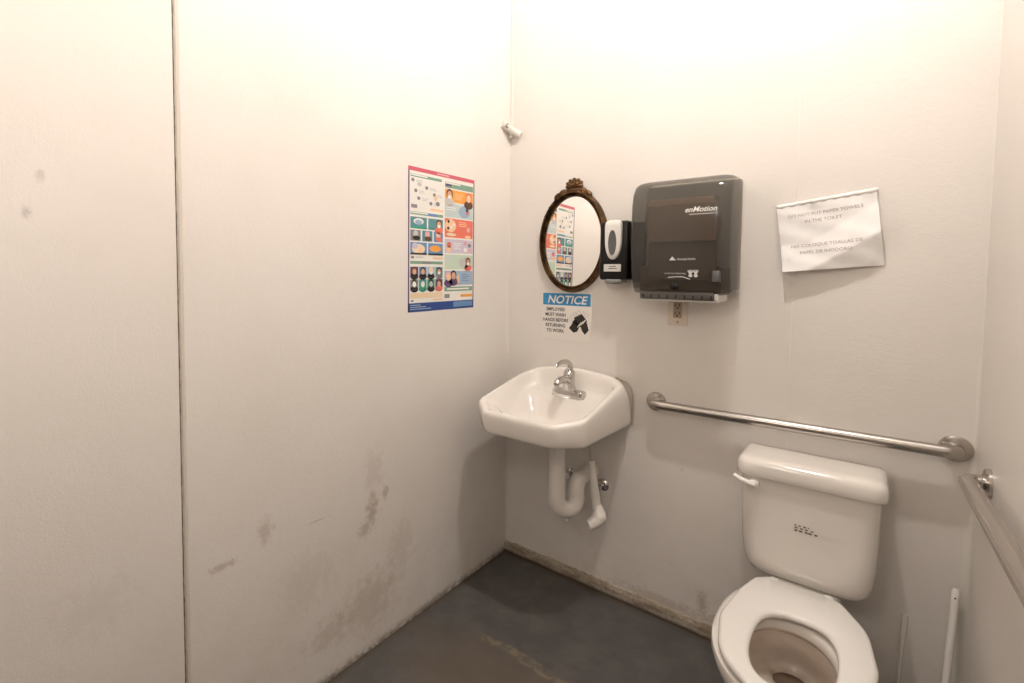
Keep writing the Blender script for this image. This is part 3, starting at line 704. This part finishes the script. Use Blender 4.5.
# ---------------------------------------------------------------- sink
def sink():
    t = thing('wall_sink', 'white wall hung sink in the corner under the notice sign', 'sink', (.385, 0, .80))
    cx = .384
    def ztop(x, y):
        base = .903+.232*(y+.50)
        a = max(0, min(1, (y+.13)/.11)); a = a*a*(3-2*a)
        base += a*(.030*(1-((x-cx)/.24)**2)-.004)
        return base
    def outline(hwb, hwf, yb, yf, chx, chy, r):   # back half width, front half width, chamfer
        return rpoly([(cx-hwb, yb), (cx+hwb, yb), (cx+hwf, yf+chy), (cx+hwf-chx, yf), (cx-hwf+chx, yf), (cx-hwf, yf+chy)], r, 7, 6)
    O = lambda a, b, *k: outline(a, b+.014*min(1, max(0, (b-.10)/.1)), *k)
    B = bmesh.new(); R = []
    def ring(P, zf): return [Vector((p.x+.034*p.y, p.y, zf(p.x, p.y))) for p in P]
    rr = [.02, .02, .07, .05, .05, .07]
    R.append(ring(O(.05, .05, -.20, -.30, .02, .02, .015), lambda x, y: .765))
    R.append(ring(O(.12, .12, -.12, -.38, .04, .04, .03), lambda x, y: .775))
    R.append(ring(O(.235, .215, -.01, -.478, .085, .085, rr), lambda x, y: .803+.02*(y+.5)))
    R.append(ring(O(.262, .228, -.001, -.496, .09, .085, rr), lambda x, y: .806+.02*(y+.5)))
    R.append(ring(O(.268, .234, 0, -.504, .09, .085, rr), lambda x, y: .815+.02*(y+.5)))
    R.append(ring(O(.268, .240, 0, -.510, .09, .085, rr), lambda x, y: .5*(.815+ztop(x, y))-.01*0))
    def flank(x, y, dz):   # back corners round over
        z = ztop(x, y)-dz
        return z
    R.append(ring(O(.262, .241, 0, -.512, .09, .085, [.05, .05, .07, .05, .05, .07]), lambda x, y: ztop(x, y)-.022-.03*max(0, (y+.15)/.15)**2*max(0, (abs(x-cx)-.17)/.09)))
    R.append(ring(O(.250, .240, -.004, -.510, .09, .085, [.07, .07, .07, .05, .05, .07]), lambda x, y: ztop(x, y)-.007))
    R.append(ring(O(.240, .238, -.012, -.505, .09, .085, [.09, .09, .07, .05, .05, .07]), lambda x, y: ztop(x, y)-.002))
    R.append(ring(O(.232, .229, -.020, -.497, .088, .085, [.09, .09, .07, .05, .05, .07]), lambda x, y: ztop(x, y)))
    R.append(ring(O(.224, .222, -.029, -.489, .087, .085, [.09, .09, .07, .05, .05, .07]), lambda x, y: ztop(x, y)-.003))
    R.append(ring(O(.219, .216, -.036, -.483, .086, .085, [.09, .09, .07, .05, .05, .07]), lambda x, y: ztop(x, y)-.010))
    R.append(ring(O(.211, .209, -.048, -.477, .085, .085, [.09, .09, .07, .06, .06, .07]), lambda x, y: min(ztop(x, y)-.018, .945)))
    R.append(ring(O(.198, .197, -.062, -.467, .085, .085, [.09, .09, .07, .06, .06, .07]), lambda x, y: min(ztop(x, y)-.026, .922+.012*min(1, max(0, (y+.2)/.1)))))
    R.append(ring(O(.180, .183, -.122, -.456, .085, .085, [.08, .08, .08, .07, .07, .08]), lambda x, y: min(ztop(x, y)-.032, .891+.030*min(1, max(0, (y+.21)/.08)))))
    R.append(ring(O(.163, .168, -.150, -.440, .08, .08, [.08, .08, .08, .07, .07, .08]), lambda x, y: .868))
    R.append(ring(O(.143, .148, -.172, -.418, .075, .075, [.07, .07, .08, .07, .07, .08]), lambda x, y: .838))
    R.append(ring(O(.112, .112, -.196, -.385, .055, .055, [.05, .05, .06, .05, .05, .06]), lambda x, y: .812))
    R.append(ring(O(.07, .07, -.225, -.345, .035, .035, [.03, .03, .03, .03, .03, .03]), lambda x, y: .797))
    R.append(ring(O(.022, .022, -.262, -.306, .012, .012, .01), lambda x, y: .792))
    rings(B, R)
    o = part('basin', B, m_porc, t, True)
    md = o.modifiers.new('s', 'SUBSURF'); md.levels = 1; md.render_levels = 1
    # drain, overflow marks, printed stamp
    b = bmesh.new(); lathe(b, [(.001, .7965), (.020, .7965), (.023, .794), (.023, .790), (.001, .790)], (cx, -.284, 0), 'z', 24); part('drain', b, m_chrome, t, True, 40)
    b = bmesh.new()
    def sl(u, v): return Vector((u, -.118+v, .8945-.0+.30*v*0))
    for (dx) in (-.016, 0, .016): disc(b, lambda u, v: Vector((u, v, .9165)), cx+.002+dx*.9, -.146, .004, .0025, 10)
    for k in range(2): quad(b, lambda u, v: Vector((u, v, .9190)), cx-.018, cx+.018, -.134-.005*k, -.132-.005*k)
    part('maker_stamp', b, mat('grey stamp', (.42, .37, .32), .5), t)
    # caulk line against the wall is just the joint: a thin bead
    b = bmesh.new(); P = [Vector((.655, -.004, .822)), Vector((.656, -.004, .92)), Vector((.648, -.004, .972)), Vector((.625, -.004, 1.005)), Vector((.575, -.004, 1.022))]
    tube(b, smooth_path(P), .0045, 8); part('caulk_bead', b, mat('yellowed caulk', (.58, .52, .43), .6), t, True)
sink()

# ---------------------------------------------------------------- faucet
def faucet():
    cx, cy, z0 = .394, -.092, .9270
    t = thing('faucet', 'chrome single lever faucet standing on the back ledge of the sink', 'faucet', (cx, cy, z0))
    b = bmesh.new(); P = rpoly([(cx-.080, cy+.026), (cx+.080, cy+.026), (cx+.080, cy-.026), (cx-.080, cy-.026)], .025, 6, 8)
    def rg(s, z): return [Vector((cx+(p.x-cx)*(1-(1-s)*.35), cy+(p.y-cy)*s, z)) for p in P]
    R = [rg(1, z0-.006), rg(1, z0+.014)]
    rings(b, [rg(1, z0-.010), rg(1.0, z0+.016), rg(.92, z0+.022), rg(.6, z0+.026), rg(.2, z0+.028)]); part('base_plate', b, m_chrome, t, True, 40)
    b = bmesh.new()
    rs = []
    for z, rx, ry, oy in ((.018, .044, .024, 0), (.030, .030, .022, -.002), (.050, .027, .025, -.004), (.080, .026, .026, -.004), (.108, .025, .024, -.003), (.118, .018, .018, -.002), (.122, .006, .006, 0)):
        rs.append([Vector((cx+rx*math.cos(2*PI*k/28), cy+oy+ry*math.sin(2*PI*k/28), z0+z)) for k in range(28)])
    rings(b, rs)
    part('body', b, m_chrome, t, True, 60)
    b = bmesh.new(); tube(b, smooth_path([(cx, cy-.004, z0+.062), (cx, cy-.045, z0+.078), (cx, cy-.085, z0+.083), (cx, cy-.115, z0+.079), (cx, cy-.128, z0+.068)]), [.019]*7+[.0165]*7+[.015]*6+[.0135]*5, 20)
    sp = part('spout', b, m_chrome, t, True, 60)
    b = bmesh.new(); lathe(b, [(.001, .026), (.0115, .026), (.0125, .030), (.0125, .046), (.001, .050)], (cx, cy-.126, z0+.022), 'z', 20); part('aerator', b, m_chrome, t, True, 40, sub=sp)
    b = bmesh.new(); pts = smooth_path([(cx, cy+.004, z0+.104), (cx, cy+.006, z0+.130), (cx, cy-.010, z0+.148), (cx, cy-.046, z0+.162), (cx, cy-.095, z0+.162), (cx, cy-.132, z0+.148)], 5)
    rad = [.021, .020, .019, .018, .017, .0165, .016, .0155, .0150, .0145, .014, .0135, .013, .0125, .012, .0115, .011, .0105, .010, .0098, .0095, .0093, .0092, .0095, .0098, .0098, .009, .0075, .005]
    tube(b, pts, rad, 18, flat=.75); part('lever', b, m_chrome, t, True, 60)
faucet()

# ---------------------------------------------------------------- drain trap and supplies
def plumbing():
    t = thing('drain_trap', 'white plastic covered drain pipe and trap below the sink', 'drain pipe', (.425, -.23, .52))
    cx, y0 = .420, -.250
    b = bmesh.new(); tube(b, [(cx, y0, .762), (cx, y0, .70), (cx+.001, y0, .60), (cx+.002, y0, .505)], [.0345, .0345, .035, .035], 24); part('tailpiece_cover', b, m_pvc, t, True, 50)
    b = bmesh.new(); lathe(b, [(.02, .757), (.040, .757), (.040, .770), (.02, .770)], (cx, y0, 0), 'z', 24); part('sink_nut', b, m_black, t, True, 40, label='black nut')
    b = bmesh.new(); path = smooth_path([(cx+.002, y0, .515), (cx+.002, y0+.002, .488), (cx+.010, y0+.014, .456), (cx+.030, y0+.040, .443), (cx+.048, y0+.070, .458), (cx+.052, y0+.082, .488), (cx+.052, y0+.082, .508)], 5)
    tube(b, path, .0365, 24); part('trap_bend', b, m_pvc, t, True, 60)
    b = bmesh.new(); lathe(b, [(.001, .392), (.009, .392), (.013, .396), (.014, .412), (.001, .420)], (cx+.030, y0+.040, 0), 'z', 16); part('cleanout', b, m_pvc, t, True, 40)
    b = bmesh.new(); path = smooth_path([(cx+.052, y0+.082, .496), (cx+.052, y0+.083, .530), (cx+.052, y0+.098, .560), (cx+.052, y0+.130, .572), (cx+.052, y0+.180, .570), (cx+.052, 0, .566)], 5)
    tube(b, path, .0345, 24); part('trap_arm', b, m_pvc, t, True, 60)
    t = thing('supply_line', 'right white covered water supply under the sink with an angled valve cover', 'water supply', (.54, -.15, .5))
    b = bmesh.new(); path = [(.531, -.150, .668), (.540, -.148, .60), (.552, -.146, .52), (.560, -.144, .455)]
    tube(b, path, [.0145, .016, .018, .019], 20); part('supply_cover', b, m_pvc, t, True, 50)
    b = bmesh.new(); path = smooth_path([(.560, -.144, .475), (.571, -.144, .442), (.570, -.150, .418), (.552, -.168, .398), (.538, -.180, .390)], 4)
    tube(b, path, [.018, .019, .021, .024, .027, .029, .031, .031, .030, .029, .028, .027, .026, .025, .0245, .024, .024], 22); part('valve_cover', b, m_pvc, t, True, 60)
    b = bmesh.new(); tube(b, [(.522, -.152, .775), (.524, -.152, .73), (.530, -.150, .668)], .0045, 10); part('riser_tube', b, mat('grey riser', (.6, .57, .53), .4), t, True)
    b = bmesh.new(); lathe(b, [(.001, 0), (.028, 0), (.028, -.003), (.017, -.012), (.009, -.013), (.009, -.060), (.001, -.060)], (.527, 0, .510), 'y', 24); part('escutcheon', b, m_chrome, t, True, 35)
    b = bmesh.new(); tube(b, smooth_path([(.527, -.050, .510), (.530, -.10, .508), (.545, -.13, .50), (.556, -.144, .49)]), .009, 12); part('stub_pipe', b, m_chrome, t, True)
    t = thing('supply_stub', 'small chrome water supply stub in the wall left of the drain arm', 'pipe stub', (.40, 0, .58))
    b = bmesh.new(); lathe(b, [(.001, 0), (.021, 0), (.021, -.003), (.012, -.012), (.009, -.013), (.009, -.035), (.014, -.037), (.014, -.055), (.001, -.055)], (.370, 0, .528), 'y', 24); part('escutcheon', b, m_chrome, t, True, 35)
plumbing()

# ---------------------------------------------------------------- toilet
def toilet():
    tcx = 1.298
    t = thing('toilet', 'white two piece toilet with an open seat and no lid under the long grab bar', 'toilet', (tcx, -.40, 0))
    # tank (tapered, round bottom corners)
    kx = 1.291
    def tank_ring(z, hw, yb, yf, r): return [Vector((p.x, p.y, z)) for p in rpoly([(kx-hw, yb), (kx+hw, yb), (kx+hw, yf), (kx-hw, yf)], [.02, .02, r, r], 8, 6)]
    b = bmesh.new()
    rings(b, [tank_ring(.434, .110, -.045, -.150, .04), tank_ring(.437, .140, -.035, -.172, .05), tank_ring(.448, .158, -.028, -.184, .05), tank_ring(.468, .169, -.022, -.192, .05), tank_ring(.500, .177, -.018, -.197, .05),
              tank_ring(.56, .183, -.014, -.200, .05), tank_ring(.64, .185, -.012, -.204, .048), tank_ring(.72, .186, -.010, -.206, .045), tank_ring(.808, .188, -.010, -.209, .042)])
    part('tank', b, m_porc, t, True, 50)
    b = bmesh.new()
    def lr(z, d): return [Vector((p.x, p.y, z)) for p in rpoly([(kx-.202+d, -.002-d), (kx+.202-d, -.002-d), (kx+.202-d, -.224+d), (kx-.202+d, -.224+d)], [.02, .02, .045, .045], 8, 6)]
    def lr2(z, d): return [Vector((p.x, p.y, z-.0*p.y)) for p in rpoly([(kx-.202+d, -.002-d), (kx+.202-d, -.002-d), (kx+.202-d, -.224+d), (kx-.202+d, -.224+d)], [.02, .02, .045, .045], 8, 6)]
    rings(b, [lr(.792, .012), lr(.790, .004), lr(.793, .001), lr(.810, 0), lr(.828, .0015), lr(.840, .006), lr(.847, .013), lr(.851, .024), lr(.8525, .05)]); part('tank_lid', b, m_porc, t, True, 60)
    # flush lever
    b = bmesh.new(); lathe(b, [(.001, 0), (.016, 0), (.016, -.010), (.012, -.016), (.001, -.018)], (1.146, -.206, .765), 'y', 18)
    tube(b, smooth_path([(1.150, -.228, .763), (1.130, -.232, .768), (1.105, -.233, .776), (1.088, -.230, .785)]), [.012]*5+[.0115]*3+[.010]*3+[.0085]*2, 14, flat=.8)
    tube(b, [(1.150, -.214, .764), (1.150, -.232, .763)], .012, 14)
    part('flush_lever', b, m_seat, t, True, 60)
    # printed label
    b = bmesh.new(); rr = random.Random(3)
    for k in range(3):
        u = 1.264
        while u < 1.322:
            w = rr.uniform(.004, .012)
            if not (k == 0 and u > 1.30): quad(b, lambda a, c: Vector((a, -.2052+.0, c)), u, u+w*(1.25 if (k == 2 and 1.285 < u < 1.30) else .85), .655-.0085*k, .655-.0085*k-(.0042 if k < 2 else .0055))
            u += w+rr.uniform(.003, .007)
    part('small_print', b, mat('black print', (.13, .10, .085), .5), t, label='faint black printed lines')
    # bowl
    def egg(z, hw, yb, yf, sq=2.4, N=72, cx=tcx-.010, wide=.52):
        """closed outline: squarer at the back, elliptical to the front"""
        yc = yb+(yf-yb)*wide; out = []
        for k in range(N):
            a = 2*PI*k/N; ca, sa = math.cos(a), math.sin(a)
            if sa >= 0: e = 2/sq; out.append(Vector((cx+hw*math.copysign(abs(ca)**e, ca), yc+(yb-yc)*abs(sa)**e, z)))
            else: e = 2/2.1; out.append(Vector((cx+hw*math.copysign(abs(ca)**e, ca), yc+(yf-yc)*abs(sa)**e, z)))
        return out
    b = bmesh.new()
    R = [egg(0, .115, -.20, -.58), egg(.015, .118, -.195, -.585), egg(.06, .110, -.195, -.57), egg(.14, .105, -.19, -.56), egg(.21, .118, -.18, -.60), egg(.27, .150, -.17, -.67), egg(.33, .180, -.16, -.745), egg(.37, .186, -.16, -.780), egg(.403, .192, -.17, -.792), egg(.417, .189, -.175, -.788),
         egg(.422, .174, -.185, -.768), egg(.421, .165, -.20, -.755)]
    rings(b, R, True, False)
    # inner rim, overhang, bowl wall
    R2 = [egg(.421, .165, -.20, -.755), egg(.421, .125, -.375, -.735, 2.1), egg(.414, .113, -.387, -.722, 2.1), egg(.392, .111, -.389, -.720, 2.1), egg(.380, .116, -.384, -.726, 2.1), egg(.372, .130, -.372, -.742, 2.1), egg(.34, .128, -.376, -.735, 2.1),
          egg(.30, .113, -.350, -.690, 2.1), egg(.275, .096, -.338, -.610, 2.1), egg(.258, .078, -.334, -.530, 2.1), egg(.250, .064, -.340, -.480, 2.1), egg(.242, .050, -.350, -.450, 2.1), egg(.20, .040, -.355, -.440, 2.1), egg(.15, .034, -.36, -.43, 2.1)]
    rings(b, R2, False, True)
    bmesh.ops.remove_doubles(b, verts=b.verts, dist=.0003)
    bw = part('bowl', b, m_bowl_in, t, True, 60)
    bw.data.materials.append(m_porc)
    for p in bw.data.polygons:      # glazed china outside and on the rim, darker mottled china inside
        c = p.center; r_in = (c.z+0 > .395) or (abs(c.x) > .0 and False)
        if c.z > .40 or p.normal.dot(Vector((c.x, c.y+.08, 0)).normalized() if (c.x or c.y) else Vector((1, 0, 0))) > 0: p.material_index = 1
    b = bmesh.new(); rings(b, [egg(.226, .045, -.354, -.445, 2.1), egg(.232, .046, -.353, -.447, 2.1)]); part('water', b, mat('dark water', (.16, .11, .08), .02, spec=.6), t, sub=bw)
    b = bmesh.new(); box(b, kx-.10, kx+.10, -.188, -.03, .375, .436, .02, 3); box(b, kx-.10, kx+.10, -.26, -.06, .20, .40, .03, 3)
    part('tank_shelf', b, m_porc, t, True, 60)
    # seat
    def seat_o(z, d): return [Vector((p.x, p.y, z)) for p in rpoly([(1.190+d, -.205-d*.8), (1.368-d, -.205-d*.8), (1.400-d, -.225-d*.4), (1.462-d, -.34), (1.484-d, -.52), (1.452-d, -.70), (1.350-d*.4, -.805+d), (1.246+d*.4, -.805+d), (1.144+d, -.70), (1.112+d, -.52), (1.134+d, -.34), (1.160+d, -.240-d*.4)],
                                                   [.012, .012, .03, .2, .2, .2, .2, .2, .2, .2, .2, .03], 5, 3)]
    def seat_i(z, d):
        out = []; P = seat_o(z, 0)
        cy = -.565; N = len(P)
        for p in P:
            a = math.atan2((p.y+.50)/.30, (p.x-1.302)/.186)
            hw = .097-d; hy = (.165 if math.sin(a) > 0 else .182)-d
            out.append(Vector((1.303+hw*math.copysign(abs(math.cos(a))**.72, math.cos(a)), cy+hy*math.copysign(abs(math.sin(a))**.82, math.sin(a)), z)))
        return out
    b = bmesh.new(); S = [seat_o(.430, .006), seat_o(.429, .002), seat_o(.434, 0), seat_o(.441, .001), seat_o(.447, .005), seat_o(.450, .012)]
    I = [seat_i(.4515, -.014), seat_i(.449, -.006), seat_i(.444, -.001), seat_i(.438, .0), seat_i(.432, -.002), seat_i(.430, -.006)]
    vr = rings(b, S+I, False, False)
    for i in range(len(vr[0])): b.faces.new((vr[-1][i], vr[-1][(i+1) % len(vr[0])], vr[0][(i+1) % len(vr[0])], vr[0][i]))
    part('seat', b, m_seat, t, True, 50, label='white plastic open seat')
    for xx in (1.215, 1.362):
        b = bmesh.new(); lathe(b, [(.001, .418), (.013, .418), (.013, .440), (.011, .450), (.001, .4515)], (xx, -.215, 0), 'z', 16); part('hinge', b, m_seat, t, True, 40)
    for xx, s in ((tcx-.113, -1), (tcx+.113, 1)):
        b = bmesh.new(); lathe(b, [(.001, 0), (.016, 0), (.015, .012), (.008, .018), (.001, .019)], (xx, -.36, 0.012), 'z', 16); part('bolt_cap', b, m_seat, t, True, 40)
toilet()

# ---------------------------------------------------------------- sticks in the right corner
t = thing('toilet_brush', 'white plastic toilet brush handle leaning in the right corner behind the toilet', 'toilet brush', (1.615, -.12, 0))
top, bot = Vector((1.659, -.030, .512)), Vector((1.636, -.115, .150))
b = bmesh.new(); tube(b, [bot.lerp(top, k/8) for k in range(9)]+[top+(top-bot).normalized()*.006], [.0095]*8+[.0095, .006], 16); h = part('handle', b, m_pvc, t, True, 50)
dd = (top-bot).normalized()
b = bmesh.new(); p = bot.lerp(top, .945); bmesh.ops.create_uvsphere(b, u_segments=10, v_segments=6, radius=1, matrix=Matrix.Translation(p+Vector((-.001, -.0095, .001))) @ Matrix.Diagonal((.0022, .0015, .0028, 1))); part('hang_hole', b, m_black, t, sub=h)
b = bmesh.new(); q2 = bot.lerp(top, .06); tube(b, [bot.lerp(top, -.12), bot, q2, bot.lerp(top, .075)], [.012, .0125, .0118, .0098], 16); part('collar', b, m_pvc, t, True, 40)
b = bmesh.new(); lathe(b, [(.001, 0), (.044, 0), (.047, .01), (.040, .11), (.036, .112), (.036, .10), (.001, .10)], (1.626, -.145, 0), 'z', 28); part('holder', b, m_white, t, True, 40)
t = thing('plastic_strip', 'thin clear plastic strip standing against the wall right of the toilet', 'plastic strip', (1.535, -.02, 0))
b = bmesh.new(); rs = []
P = [(1.5500, .372, .0070), (1.5502, .36, .0085), (1.549, .31, .0078), (1.547, .26, .0055), (1.546, .22, .0045), (1.543, .15, .004), (1.541, .07, .004), (1.540, 0, .004)]
for x, z, w in P: rs.append([Vector((x-w, -.0005-.016*(z < .05), z)), Vector((x-w*.7, -.010-.012*(z < .1), z)), Vector((x+w*.7, -.010-.012*(z < .1), z)), Vector((x+w, -.0005-.016*(z < .05), z))])
rings(b, rs); link = part('strip', b, mat('clear plastic strip', (.90, .87, .82), .12), t, True, 50)
